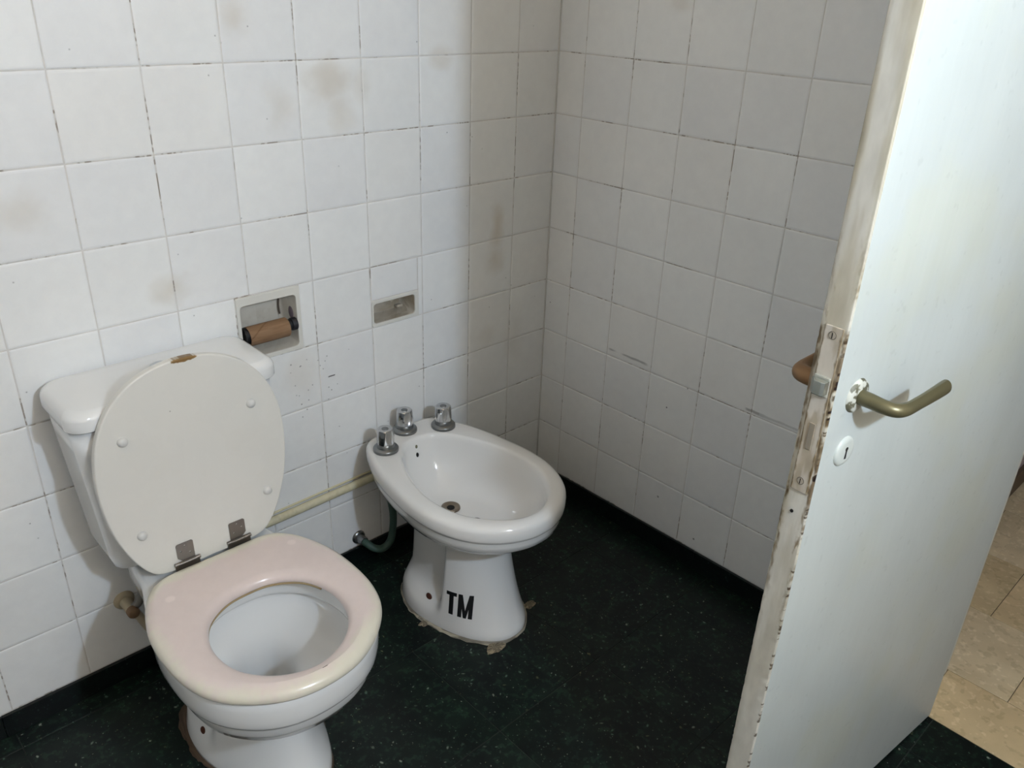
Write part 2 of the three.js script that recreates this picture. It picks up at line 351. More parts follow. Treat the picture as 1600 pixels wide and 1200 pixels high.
// ---------------------------------------------------------------- open door
{
  const door = new THREE.Group(); door.name = 'door_1'; scene.add(door);
  structure(door, 'open white painted door with brass lever handle', 'door');
  door.position.set(-0.031, 0, 1.265); door.rotation.y = Math.PI - 0.0938;   // local x: hinge to free edge, local +z: away from the camera
  const W = 0.735, TH = 0.036;
  const paint = tex(512, 1024, (u, v) => {
    const m = (fbm(u * 5, v * 12, 61, 4) - 0.5) * 14 + (fbm(u * 120, v * 30, 63, 3) - 0.5) * 3;
    const yel = sm(0.55, 0.75, fbm(u * 4, v * 9, 66, 4)) * 7, sp = sm(0.80, 0.86, fbm(u * 70, v * 190, 68, 2)) * 6;
    return [190 + m - sp, 195 + m - sp - yel * 0.2, 190 + m - sp - yel];
  });
  const faceMat = std({ map: paint, roughness: 0.42, bumpMap: tex(256, 256, (u, v) => 128 + (fbm(u * 50, v * 8, 70, 3) - 0.5) * 160, false), bumpScale: 0.0004 });
  const edgeTex = tex(96, 2048, (u, v) => {
    const y = v * 2.03;
    const m = (fbm(u * 3, y * 30, 71, 4) - 0.5) * 26;
    const near = sm(0.22, 0.02, Math.min(u, 1 - u) + (fbm(u * 8, y * 70, 73, 3) - 0.5) * 0.3);
    const zone = sm(0.60, 0.84, y) * sm(1.22, 1.08, y) * 0.85 + 0.05;
    const d = near * zone * sm(0.36, 0.6, fbm(u * 5, y * 55, 75, 4));
    const nick = sm(0.06, 0.02, u + (fbm(1, y * 240, 79, 2) - 0.5) * 0.12) * sm(0.58, 0.66, fbm(3, y * 160, 80, 3)) * sm(1.12, 1.0, y) * 0.85;
    const soil = sm(0.35, 0.7, fbm(u * 2, y * 7, 83, 4)) * sm(0.3, 0.9, y) * 22;
    return [206 + m - soil - d * 105 - nick * 120, 202 + m - soil * 1.15 - d * 118 - nick * 125, 190 + m - soil * 1.5 - d * 128 - nick * 125];
  });
  const edgeMat = std({ map: edgeTex, roughness: 0.55 });
  mesh('door_panel', rbox(0, W - 0.004, 0.006, 2.035, 0, TH, 0.0015, 2), faceMat, door);
  { // free edge, uneven where the paint has chipped
    const ny = 420, P = [], U = [], I = [];
    const prof = [[W - 0.006, 0.0005], [W - 0.0015, 0.0002], [W, 0.0016], [W, 0.010], [W, 0.020], [W, 0.029], [W, TH - 0.0016], [W - 0.0015, TH - 0.0002], [W - 0.006, TH - 0.0005]];
    for (let j = 0; j <= ny; j++) {
      const y = 0.006 + (2.029 * j) / ny;
      prof.forEach(([x, z], i) => {
        const chip = (i === 1 || i === 2) ? Math.max(0, fbm(y * 160, i, 91, 3) - 0.56) * 0.006 * sm(1.15, 1.0, y) : (i === 6 || i === 7) ? Math.max(0, fbm(y * 160, 9, 93, 3) - 0.55) * 0.005 * sm(1.2, 1.0, y) : 0;
        P.push(x - chip + (i > 2 && i < 6 ? (fbm(y * 25, i, 95, 2) - 0.5) * 0.0004 : 0), y, z); U.push(z / TH, y / 2.03);
      });
      if (j) for (let i = 0; i + 1 < prof.length; i++) { const a = (j - 1) * prof.length + i, b = a + prof.length; I.push(a, a + 1, b, b, a + 1, b + 1); }
    }
    const g = new THREE.BufferGeometry(); g.setAttribute('position', new THREE.Float32BufferAttribute(P, 3)); g.setAttribute('uv', new THREE.Float32BufferAttribute(U, 2)); g.setIndex(I); g.computeVertexNormals();
    const e = mesh('edge_lipping', g, edgeMat, door, 'chipped and soiled door edge');
    e.material.side = THREE.DoubleSide;
  }
  // mortise lock face plate, over-painted
  const plateTex = tex(64, 256, (u, v) => {
    const m = (fbm(u * 3, v * 10, 101, 4) - 0.5) * 22, bd = sm(0.12, 0.0, Math.min(u, 1 - u) + (fbm(u * 6, v * 30, 102, 3) - 0.5) * 0.16) * 70, br = sm(0.45, 0.7, fbm(u * 2, v * 5, 104, 3)) * 26;
    return [200 + m - bd - br, 192 + m - bd * 1.1 - br * 1.15, 178 + m - bd * 1.25 - br * 1.4];
  });
  const plateMat = std({ map: plateTex, roughness: 0.45 });
  const lp = mesh('lock_plate', rbox(W - 0.002, W + 0.0016, 0.864, 1.0862, 0.0045, 0.0285, 0.0008, 1), plateMat, door, 'painted lock face plate');
  { const p = lp.geometry.attributes.position, u = lp.geometry.attributes.uv; for (let i = 0; i < p.count; i++) u.setXY(i, (p.getZ(i) - 0.0045) / 0.024, (p.getY(i) - 0.864) / 0.222); }
  for (const y of [1.0755, 0.8795]) {
    const s = mesh('screw', new THREE.CylinderGeometry(0.0042, 0.0042, 0.001, 20).rotateZ(Math.PI / 2).translate(W + 0.002, y, 0.0165), std({ color: 0xa69c8b, roughness: 0.6 }), lp);
    mesh('slot', box(W + 0.0022, W + 0.0027, y - 0.0035, y + 0.0035, 0.0160, 0.0171), darkHole, lp);
    mesh('screw_recess', new THREE.TorusGeometry(0.0045, 0.0005, 6, 20).rotateY(Math.PI / 2).translate(W + 0.0018, y, 0.0165), std({ color: 0x5f564a, roughness: 0.9 }), lp);
  }
  { // spring latch
    const s = new THREE.Shape([[0, -0.009], [0.011, -0.009], [0.0125, -0.006], [0.0125, 0.003], [0.006, 0.009], [0, 0.009]].map((p) => new THREE.Vector2(...p)));
    const g = new THREE.ExtrudeGeometry(s, { depth: 0.016, bevelEnabled: true, bevelSize: 0.0012, bevelThickness: 0.0012, bevelSegments: 2 });
    g.rotateX(Math.PI / 2).translate(W + 0.0005, 1.0205, 0.017);
    mesh('latch_bolt', g, std({ color: 0xb9bdb4, metalness: 0.85, roughness: 0.25 }), lp, 'worn metal spring latch');
    mesh('latch_collar', rbox(W + 0.0005, W + 0.004, 0.999, 1.0245, 0.0065, 0.0275, 0.0015, 2), std({ color: 0xb3b2a6, metalness: 0.4, roughness: 0.45 }), lp);
    mesh('deadbolt', rbox(W - 0.001, W + 0.0026, 0.925, 0.961, 0.0128, 0.0205, 0.0006, 1), std({ color: 0x8e8473, roughness: 0.6 }), lp);
  }
  mesh('nail_hole', new THREE.CylinderGeometry(0.0024, 0.0024, 0.001, 12).rotateZ(Math.PI / 2).translate(W + 0.0006, 0.832, 0.020), darkHole, door);
  const brass = std({ color: 0x6a6449, metalness: 0.55, roughness: 0.36 });
  const backBrass = std({ color: 0x8a6a48, metalness: 0.5, roughness: 0.45 });
  function lever(side, mat) { // side -1: the face towards the camera, +1: the far face
    const z0 = side < 0 ? 0 : TH, s = side, hx = 0.681, hy = 0.990;
    const roseTex = tex(128, 128, (u, v) => { const k = sm(0.50, 0.60, fbm(u * 9, v * 2.5, 111, 4)); return [196 - k * 100, 196 - k * 102, 184 - k * 108]; });
    const h = new THREE.Group(); h.name = 'lever_handle'; door.add(h);
    const rg = lathe([[0.0001, 0.006], [0.012, 0.0058], [0.017, 0.005], [0.021, 0.0032], [0.0225, 0.0]], 40);
    rg.rotateX(s * Math.PI / 2).translate(hx, hy, z0);
    mesh('rose', rg, std({ map: roseTex, roughness: 0.5 }), h, 'white painted rose with paint flaking off');
    const path = new THREE.CatmullRomCurve3([[hx, hy, z0 + s * 0.003], [hx, hy, z0 + s * 0.020], [hx - 0.001, hy - 0.001, z0 + s * 0.034], [hx - 0.007, hy - 0.0025, z0 + s * 0.046], [hx - 0.020, hy - 0.003, z0 + s * 0.052], [hx - 0.05, hy - 0.001, z0 + s * 0.054], [hx - 0.085, hy + 0.001, z0 + s * 0.054], [hx - 0.112, hy + 0.002, z0 + s * 0.053]].map((p) => new THREE.Vector3(...p)), false, 'centripetal');
    const seg = 60, g = new THREE.TubeGeometry(path, seg, 1, 20, false), p = g.attributes.position, c = new THREE.Vector3(), v = new THREE.Vector3();
    for (let i = 0; i <= seg; i++) {
      path.getPointAt(i / seg, c);
      const t = i / seg, r = (lerp(0.0098, 0.0088, sm(0.0, 0.3, t)) + 0.0012 * sm(0.55, 1, t)) * (side > 0 ? 1.3 : 1);
      const fl = 1 - 0.22 * sm(0.3, 0.5, t);
      for (let j = 0; j <= 20; j++) { const k = i * 21 + j; v.fromBufferAttribute(p, k).sub(c).multiplyScalar(r); v.z *= fl; v.add(c); p.setXYZ(k, v.x, v.y, v.z); }
    }
    g.computeVertexNormals();
    mesh('lever', g, mat, h, side < 0 ? 'tarnished olive brass lever' : 'brown tarnished lever end');
    const e = path.getPointAt(1);
    mesh('lever_end', new THREE.SphereGeometry(0.0099, 20, 14).scale(0.35, 1, 0.78).translate(e.x, e.y, e.z), mat, h);
  }
  lever(-1, brass); lever(1, backBrass);
  { // keyhole escutcheon
    const e = new THREE.Group(); e.name = 'keyhole_escutcheon'; door.add(e);
    mesh('plate', lathe([[0.0001, 0.0045], [0.014, 0.0045], [0.018, 0.0036], [0.0200, 0.0018], [0.0205, 0]], 40).rotateX(-Math.PI / 2).translate(0.681, 0.912, 0), std({ color: 0xc4c8c0, roughness: 0.4 }), e);
    const s = new THREE.Shape(); s.absarc(0, 0.0045, 0.0028, -0.9, Math.PI + 0.9, false); s.lineTo(-0.0014, -0.001); s.lineTo(-0.0020, -0.0095); s.lineTo(0.0020, -0.0095); s.lineTo(0.0014, -0.001);
    mesh('keyhole', new THREE.ExtrudeGeometry(s, { depth: 0.0006, bevelEnabled: false }).translate(0.681, 0.912, -0.0049), darkHole, e);
  }
  for (const y of [0.25, 1.05, 1.82]) mesh('hinge', new THREE.CylinderGeometry(0.006, 0.006, 0.08, 14).translate(-0.004, y, 0.040), steel, door);
}

// ---------------------------------------------------------------- toilet
const TX = -1.137;
const CM = 128;
{
  const t = thing('toilet', 'white ceramic toilet with its cream lid raised against the cistern', 'toilet', [TX, 0, 0]);
  const rim = outline([[0.045, 0.10], [0.06, 0.12], [0.12, 0.128], [0.18, 0.135], [0.24, 0.152], [0.30, 0.168], [0.37, 0.181], [0.44, 0.183], [0.50, 0.176], [0.55, 0.156], [0.60, 0.112], [0.627, 0.062], [0.636, 0]], 0.36, CM);
  const hole = outline([[0.318, 0], [0.326, 0.05], [0.36, 0.098], [0.42, 0.124], [0.48, 0.129], [0.54, 0.112], [0.59, 0.066], [0.606, 0]], 0.46, CM);
  const foot = outline([[0.165, 0.06], [0.178, 0.088], [0.22, 0.112], [0.27, 0.123], [0.33, 0.122], [0.40, 0.104], [0.455, 0.086], [0.500, 0.064], [0.533, 0.034], [0.543, 0]], 0.32, CM);
  const neck = outline([[0.160, 0.06], [0.175, 0.078], [0.22, 0.092], [0.28, 0.100], [0.34, 0.095], [0.395, 0.070], [0.440, 0.042], [0.462, 0.020], [0.466, 0]], 0.30, CM);
  const rec = (y, o) => { const q = o.map(([x, z]) => [x * (1 - 0.17 * sm(0.355, 0.32, z) * sm(0.04, 0.11, y) * sm(0.30, 0.22, y)), z]); q.zc = o.zc; return [y, q]; };
  const R = [rec(0, foot), rec(0.014, foot), rec(0.03, insetO(foot, 0.004)), rec(0.05, mixO(foot, neck, 0.34)), rec(0.08, mixO(foot, neck, 0.56)), rec(0.11, mixO(foot, neck, 0.74)), rec(0.15, mixO(foot, neck, 0.92)), rec(0.19, mixO(foot, neck, 0.99)), rec(0.215, neck), rec(0.235, mixO(neck, scaleO(rim, 0.9), 0.15)), rec(0.252, mixO(neck, scaleO(rim, 0.92), 0.5)),
    [0.268, insetO(rim, 0.022)], [0.285, insetO(rim, 0.014)], [0.30, insetO(rim, 0.0115)], [0.306, insetO(rim, 0.010)], [0.310, insetO(rim, 0.0045)], [0.317, insetO(rim, 0.001)], [0.332, rim], [0.352, rim], [0.364, insetO(rim, 0.002)], [0.371, insetO(rim, 0.007)], [0.374, insetO(rim, 0.015)],
    [0.374, mixO(insetO(rim, 0.02), insetO(hole, -0.012), 0.5)], [0.374, insetO(hole, -0.010)], [0.371, insetO(hole, -0.003)], [0.364, hole], [0.335, hole], [0.327, insetO(hole, -0.002)], [0.324, insetO(hole, -0.007)], [0.3235, insetO(hole, -0.012)],
    [0.312, insetO(hole, -0.011)], [0.298, insetO(hole, -0.002)], [0.284, scaleO(hole, 0.93, 0.91, -0.010)], [0.269, scaleO(hole, 0.80, 0.78, -0.022)], [0.252, scaleO(hole, 0.64, 0.62, -0.040)], [0.232, scaleO(hole, 0.48, 0.46, -0.058)], [0.205, scaleO(hole, 0.40, 0.35, -0.070)], [0.18, scaleO(hole, 0.36, 0.31, -0.074)], [0.15, scaleO(hole, 0.34, 0.28, -0.076)], [0.12, scaleO(hole, 0.28, 0.22, -0.076)], [0.105, scaleO(hole, 0.14, 0.12, -0.076)]];
  const bowl = mesh('bowl', loft(R, true, true), porcelain, t);
  mesh('water', new THREE.CircleGeometry(0.042, 32).rotateX(-Math.PI / 2).scale(1, 1, 0.95).translate(0, 0.146, 0.384), phys({ color: 0xffffff, transmission: 1, roughness: 0.02, ior: 1.33, thickness: 0 }), bowl);
  for (const s of [-1, 1]) mesh('bolt_hole', new THREE.SphereGeometry(0.0085, 16, 10).scale(0.6, 1, 1).translate(s * 0.108, 0.060, 0.305), rust, bowl, 'rusty bolt hole');
  // cistern
  const cm = 96;
  const rr = (hw, z0, z1, r) => { // rounded rectangle outline
    const pts = [], zc = (z0 + z1) / 2;
    for (const [cx, cz, a0] of [[hw - r, z1 - r, 0], [-hw + r, z1 - r, Math.PI / 2], [-hw + r, z0 + r, Math.PI], [hw - r, z0 + r, 1.5 * Math.PI]]) for (let k = 0; k < cm / 4; k++) { const a = a0 + (Math.PI / 2) * (k / (cm / 4 - 1)); pts.push([cx + r * Math.cos(a), cz + r * Math.sin(a)]); }
    pts.reverse(); pts.zc = zc; return pts;
  };
  const flip = (rings) => rings.map(([y, o]) => { const q = o.slice().reverse(); q.zc = o.zc; return [y, q]; });
  const cb = mesh('cistern', loft(flip([[0.385, rr(0.135, 0.02, 0.135, 0.02)], [0.387, rr(0.150, 0.012, 0.150, 0.028)], [0.395, rr(0.160, 0.008, 0.160, 0.032)], [0.42, rr(0.166, 0.006, 0.166, 0.034)], [0.55, rr(0.177, 0.005, 0.171, 0.034)], [0.66, rr(0.186, 0.004, 0.175, 0.034)], [0.7055, rr(0.189, 0.004, 0.1765, 0.034)]]), true, true), porcelain, t);
  mesh('cistern_neck', loft(flip([[0.372, rr(0.09, 0.05, 0.14, 0.03)], [0.39, rr(0.09, 0.05, 0.14, 0.03)]]), true, true), porcelain, cb);
  const lidR = [[0.710, rr(0.190, 0.004, 0.179, 0.030)], [0.7105, rr(0.1945, 0.003, 0.1835, 0.034)], [0.713, rr(0.1965, 0.002, 0.1855, 0.036)], [0.724, rr(0.1965, 0.002, 0.1855, 0.036)], ...[10, 20, 30, 40, 50, 60, 70, 80].map((d) => { const a = d * Math.PI / 180, i = 0.019 * (1 - Math.cos(a)); return [0.7285 + 0.019 * Math.sin(a), rr(0.1965 - i, 0.002 + i * 0.6, 0.1855 - i, 0.036 - i * 0.4)]; }), [0.7482, rr(0.165, 0.014, 0.154, 0.028)], [0.7488, rr(0.135, 0.03, 0.13, 0.025)]];
  mesh('cistern_lid', loft(flip(lidR), true, true), porcelain, t);
  mesh('lid_gap', loft(flip([[0.705, rr(0.1875, 0.006, 0.175, 0.033)], [0.7112, rr(0.1875, 0.006, 0.175, 0.033)]]), true, true), std({ color: 0x5a3c2a, roughness: 0.9 }), t, 'brown line under the cistern lid');
  const btn = mesh('flush_button', lathe([[0.0001, 0.762], [0.014, 0.7615], [0.018, 0.759], [0.0205, 0.752], [0.022, 0.748]], 32).translate(0, 0, 0.095), chrome, t);

  // seat
  const so = outline([[0.221, 0.085], [0.224, 0.108], [0.235, 0.130], [0.26, 0.151], [0.30, 0.170], [0.36, 0.186], [0.44, 0.190], [0.50, 0.183], [0.555, 0.162], [0.605, 0.116], [0.637, 0.060], [0.646, 0]], 0.44, CM);
  const si = outline([[0.352, 0], [0.358, 0.045], [0.39, 0.091], [0.44, 0.113], [0.49, 0.115], [0.54, 0.099], [0.585, 0.055], [0.602, 0]], 0.478, CM);
  const seatR = [[0.3765, insetO(so, 0.006)], [0.3775, insetO(so, 0.0015)], [0.381, so], [0.387, insetO(so, 0.0005)], [0.393, insetO(so, 0.004)], [0.397, insetO(so, 0.010)], [0.3995, insetO(so, 0.020)], [0.4005, mixO(insetO(so, 0.022), insetO(si, -0.024), 0.35)], [0.4000, mixO(insetO(so, 0.022), insetO(si, -0.024), 0.7)], [0.3985, insetO(si, -0.018)], [0.396, insetO(si, -0.010)], [0.392, insetO(si, -0.004)], [0.386, insetO(si, -0.0005)], [0.380, si], [0.3775, insetO(si, -0.002)], [0.3765, insetO(si, -0.007)], [0.3765, insetO(so, 0.006)]];
  const sg = loft(seatR);
  { // plan uv
    const p = sg.attributes.position, u = sg.attributes.uv; for (let i = 0; i < p.count; i++) u.setXY(i, (p.getX(i) + 0.2) / 0.4, (p.getZ(i) - 0.2) / 0.46);
  }
  const soD = so;
  const seatTex = tex(512, 512, (u, v) => { // pink discolouration with a cream border, as worn in
    const x = u * 0.4 - 0.2, z = v * 0.46 + 0.2; let d = 1;
    for (let k = 0; k < CM; k += 2) d = Math.min(d, Math.hypot(x - soD[k][0], z - soD[k][1]));
    const th = Math.atan2(z - 0.44, x), wide = 0.010 + 0.022 * sm(0.30, 0.235, z) + 0.02 * sm(0.55, 0.64, z) * sm(-0.10, 0.10, x);
    const e = sm(wide + 0.018, wide - 0.012, d + (fbm(u * 14, v * 14, 120, 4) - 0.5) * 0.03), m = (fbm(u * 30, v * 30, 125, 3) - 0.5) * 5;
    const pad = 12 * Math.max(sm(0.011, 0.006, Math.hypot(x - 0.128, z - 0.293)), sm(0.011, 0.006, Math.hypot(x + 0.122, z - 0.300)));
    return [lerp(222, 223, e) + m + pad, lerp(206, 217, e) + m + pad, lerp(200, 199, e) + m + pad];
  });
  const seat = mesh('seat', sg, phys({ map: seatTex, roughness: 0.28, clearcoat: 0.5, clearcoatRoughness: 0.12 }), t, 'pinkish cream plastic seat ring');
  for (const [x, z] of [[-0.10, 0.30], [0.10, 0.30], [-0.10, 0.57], [0.10, 0.57]]) mesh('buffer', new THREE.CylinderGeometry(0.008, 0.008, 0.004, 16).translate(x * 1.35, 0.3755, z), std({ color: 0xb8b2a4, roughness: 0.6 }), seat);
  { // brown deposit under the inner back edge of the seat
    const g = new THREE.TubeGeometry(new THREE.CatmullRomCurve3(si.filter(([x, z]) => z < 0.43).map(([x, z]) => new THREE.Vector3(x * 1.015, 0.3755, z - 0.002))), 60, 0.0024, 6, false);
    mesh('limescale', g, std({ color: 0xa08c68, roughness: 0.9 }), seat, 'brown deposit along the inner edge');
  }
  // raised lid: flat panel leaning on the cistern
  const lidG = new THREE.Group(); lidG.name = 'seat_lid'; t.add(lidG); lidG.userData.label = 'raised cream lid seen from its underside';
  lidG.position.set(0, 0.41, 0.215); lidG.rotation.x = -0.035;
  const lo = [[-0.020, 0.085], [-0.012, 0.112], [0.02, 0.138], [0.07, 0.160], [0.12, 0.173], [0.18, 0.179], [0.24, 0.176], [0.29, 0.164], [0.335, 0.140], [0.37, 0.104], [0.392, 0.058], [0.400, 0]];
  const lpts = outline(lo, 0.19, 160).map(([x, y]) => new THREE.Vector2(x, y));
  const lidShape = new THREE.Shape(lpts);
  const lg = new THREE.ExtrudeGeometry(lidShape, { depth: 0.010, bevelEnabled: true, bevelThickness: 0.003, bevelSize: 0.003, bevelSegments: 4, bevelOffset: -0.003 });
  lg.translate(0, 0, -0.013);
  const lidTex = tex(512, 512, (u, v) => {
    const m = (fbm(u * 8, v * 8, 131, 4) - 0.5) * 5; const ch = sm(1.0, 0.8, Math.hypot((u - 0.515) / 0.062, (v - 0.969) / 0.011) + (fbm(u * 60, v * 120, 133, 3) - 0.5) * 0.7);
    const sp = sm(0.004, 0.002, Math.hypot(u - 0.415, v - 0.76));
    return [lerp(225 + m, 130, ch) - sp * 50, lerp(222 + m, 100, ch) - sp * 50, lerp(214 + m, 58, ch) - sp * 50];
  });
  { const p = lg.attributes.position, u = lg.attributes.uv; for (let i = 0; i < p.count; i++) u.setXY(i, (p.getX(i) + 0.2) / 0.4, (p.getY(i) + 0.02) / 0.43); }
  mesh('panel', lg, phys({ map: lidTex, roughness: 0.38, clearcoat: 0.2, clearcoatRoughness: 0.2 }), lidG, 'cream lid panel with a chipped top edge');
  for (const [x, y] of [[0.117, 0.274], [-0.123, 0.277], [0.127, 0.075], [-0.123, 0.082]]) mesh('bumper', lathe([[0.0001, 0.0085], [0.0045, 0.0080], [0.0075, 0.0058], [0.0090, 0.002], [0.0092, -0.0005]], 24).rotateX(Math.PI / 2).translate(x, y, 0), std({ color: 0xd2d1cd, roughness: 0.35 }), lidG, 'round white rubber bumper');
  for (const x of [-0.053, 0.053]) { // hinges
    const h = new THREE.Group(); h.name = 'hinge'; t.add(h);
    const s = new THREE.Shape([[-0.0165, 0.002], [0.006, 0.002], [0.0165, 0.012], [0.0165, 0.040], [0.014, 0.0425], [-0.014, 0.0425], [-0.0165, 0.040]].map((p) => new THREE.Vector2(x > 0 ? p[0] : -p[0], p[1])));
    for (const [hx, hy] of [[-0.008, 0.018], [0.009, 0.026], [0.0, 0.036]]) { const c = new THREE.Path(); c.absarc(x > 0 ? hx : -hx, hy, 0.0016, 0, Math.PI * 2, true); s.holes.push(c); }
    const g = new THREE.ExtrudeGeometry(s, { depth: 0.0012, bevelEnabled: false }); g.rotateX(-0.035); g.translate(x, 0.402, 0.2165);
    mesh('plate', g, steel, h, 'small steel hinge plate');
    mesh('barrel', new THREE.CylinderGeometry(0.0036, 0.0036, 0.050, 16).rotateZ(Math.PI / 2).translate(x, 0.4035, 0.2195), steel, h);
    mesh('curl', tube([[x - 0.0165, 0.404, 0.2215], [x + 0.0165, 0.404, 0.2215]], 0.003, 2, 10), steel, h);
    mesh('seat_leaf', rbox(x - 0.024, x + 0.024, 0.3765, 0.4015, 0.2165, 0.2195, 0.0005, 1), steel, h);
  }
  // stained mortar round the foot
  const mt = outline([[0.150, 0.070], [0.165, 0.102], [0.21, 0.122], [0.27, 0.132], [0.33, 0.128], [0.40, 0.108], [0.455, 0.089], [0.502, 0.066], [0.537, 0.036], [0.547, 0]], 0.32, CM);
  const rough = (o, a, s) => { const q = o.map(([x, z], j) => { const l = 1 + a * (fbm(j * 0.35, 1, s, 3) - 0.5); return [x * l, o.zc + (z - o.zc) * l]; }); q.zc = o.zc; return q; };
  mesh('mortar_joint', loft([[0.0004, rough(mt, 0.10, 140)], [0.003, rough(insetO(mt, 0.003), 0.08, 141)], [0.008, insetO(foot, 0.001)]]), std({ color: 0x64564a, roughness: 0.95, map: tex(128, 128, (u, v) => { const n = fbm(u * 40, v * 9, 143, 4); return [150 + n * 100, 140 + n * 96, 126 + n * 90]; }) }), t, 'brown stained mortar at the foot');
}

// ---------------------------------------------------------------- bidet
const BX = -0.552;
{
  const t = thing('bidet', 'white ceramic bidet with three chrome taps and black TM lettering', 'bidet', [BX, 0, 0]);
  const top = outline([[0.024, 0.070], [0.028, 0.092], [0.045, 0.112], [0.09, 0.135], [0.14, 0.155], [0.19, 0.168], [0.25, 0.1785], [0.32, 0.1855], [0.39, 0.181], [0.45, 0.162], [0.50, 0.130], [0.54, 0.080], [0.559, 0.030], [0.561, 0]], 0.30, CM);
  const inn = outline([[0.105, 0], [0.112, 0.04], [0.14, 0.072], [0.20, 0.104], [0.27, 0.128], [0.35, 0.138], [0.42, 0.126], [0.48, 0.088], [0.515, 0.043], [0.524, 0]], 0.33, CM);
  const foot = outline([[0.140, 0.06], [0.153, 0.090], [0.20, 0.120], [0.26, 0.131], [0.33, 0.122], [0.40, 0.100], [0.45, 0.068], [0.477, 0.034], [0.484, 0]], 0.28, CM);
  const neck = outline([[0.150, 0.06], [0.163, 0.078], [0.20, 0.092], [0.26, 0.100], [0.33, 0.096], [0.375, 0.074], [0.398, 0.04], [0.404, 0]], 0.28, CM);
  const rec = (y, o) => { const q = o.map(([x, z]) => [x * (1 - 0.30 * sm(0.340, 0.306, z) * sm(0.034, 0.085, y) * sm(0.30, 0.24, y)), z]); q.zc = o.zc; return [y, q]; };
  const ped = [rec(0, foot), rec(0.010, foot), rec(0.02, insetO(foot, 0.002)), rec(0.032, mixO(foot, neck, 0.14)), rec(0.045, mixO(foot, neck, 0.24)), rec(0.06, mixO(foot, neck, 0.33)), rec(0.08, mixO(foot, neck, 0.45)), rec(0.11, mixO(foot, neck, 0.6)), rec(0.15, mixO(foot, neck, 0.78)), rec(0.20, mixO(foot, neck, 0.95)), rec(0.235, neck), rec(0.258, mixO(neck, scaleO(top, 0.9), 0.12)), rec(0.275, mixO(neck, scaleO(top, 0.92), 0.32))];
  const R = [...ped, [0.292, mixO(neck, scaleO(top, 0.93), 0.65)], [0.308, scaleO(top, 0.905)], [0.322, insetO(top, 0.0105)], [0.335, insetO(top, 0.0075)], [0.345, insetO(top, 0.007)], [0.349, insetO(top, 0.0055)], [0.3515, insetO(top, 0.002)], [0.357, insetO(top, 0.0003)], [0.366, top], [0.376, insetO(top, 0.001)], [0.383, insetO(top, 0.004)], [0.388, insetO(top, 0.010)], [0.390, insetO(top, 0.018)],
    [0.3905, mixO(insetO(top, 0.022), insetO(inn, -0.012), 0.4)], [0.390, insetO(inn, -0.010)], [0.388, insetO(inn, -0.004)], [0.383, inn], [0.374, insetO(inn, 0.003)], [0.355, insetO(inn, 0.006)], [0.335, insetO(inn, 0.010)], [0.312, scaleO(inn, 0.88, 0.885, -0.004)], [0.290, scaleO(inn, 0.77, 0.78, -0.012)], [0.272, scaleO(inn, 0.62, 0.63, -0.024)], [0.260, scaleO(inn, 0.45, 0.46, -0.044)], [0.252, scaleO(inn, 0.28, 0.28, -0.066)], [0.249, scaleO(inn, 0.12, 0.12, -0.08)]];
  const body = mesh('basin', loft(R, true, true), bidetPorcelain, t, 'white ceramic basin on a pedestal');
  // drain and overflow
  mesh('drain', lathe([[0.0001, 0.0], [0.010, 0.0005], [0.013, 0.003], [0.0195, 0.0048], [0.023, 0.004], [0.024, 0.0]], 36).translate(0.0, 0.2500, 0.240), std({ color: 0x8c8072, metalness: 0.9, roughness: 0.3 }), t, 'tarnished metal drain');
  mesh('drain_opening', new THREE.CylinderGeometry(0.0095, 0.0095, 0.0012, 24).translate(0.0, 0.2512, 0.240), darkHole, t);
  mesh('plug', new THREE.CylinderGeometry(0.014, 0.016, 0.004, 24).translate(0.004, 0.2565, 0.332), std({ color: 0x4a4540, roughness: 0.7 }), t);
  const place = new THREE.Raycaster();
  const surf = (o, d) => { body.updateWorldMatrix(true, false); place.set(new THREE.Vector3(...o), new THREE.Vector3(...d).normalize()); return place.intersectObject(body)[0]; };
  body.material.side = THREE.DoubleSide;
  t.updateMatrixWorld(true);
  for (const [y, rx, ry, mat, nm] of [[0.368, 0.0036, 0.0048, std({ color: 0x6d6a56, roughness: 0.8 }), 'spray_hole'], [0.346, 0.0042, 0.0062, darkHole, 'overflow_hole']]) {
    const h = surf([BX - 0.004, y, 0.30], [0, 0, -1]); if (!h) continue;
    const g = new THREE.SphereGeometry(1, 20, 12).scale(rx, ry, 0.0016); const n = h.face.normal.clone(); if (n.z < 0) n.negate();
    g.applyQuaternion(new THREE.Quaternion().setFromUnitVectors(new THREE.Vector3(0, 0, 1), n)).translate(h.point.x - BX, h.point.y, h.point.z);
    mesh(nm, g, mat, t);
  }
  // taps
  for (const [x, z] of [[-0.092, 0.103], [0.001, 0.055], [0.090, 0.100]]) {
    const k = new THREE.Group(); k.name = 'tap'; k.position.set(x, 0.3895, z); k.scale.set(1.6, 1.2, 1.6); t.add(k);
    mesh('flange', lathe([[0.0001, 0.011], [0.012, 0.011], [0.0145, 0.0095], [0.0185, 0.0075], [0.0195, 0.0055], [0.0195, 0.0005], [0.0001, 0]], 40), dullChrome, k);
    mesh('collar', lathe([[0.0001, 0.018], [0.0120, 0.018], [0.0138, 0.016], [0.0142, 0.011], [0.0142, 0.009]], 36), dullChrome, k);
    const n = 72, pr = [[0.0001, 0.0495], [0.0055, 0.0495], [0.0085, 0.0505], [0.0112, 0.0500], [0.0125, 0.0480], [0.0134, 0.035], [0.0138, 0.0185], [0.0120, 0.0175]];
    const P = [], I = [];
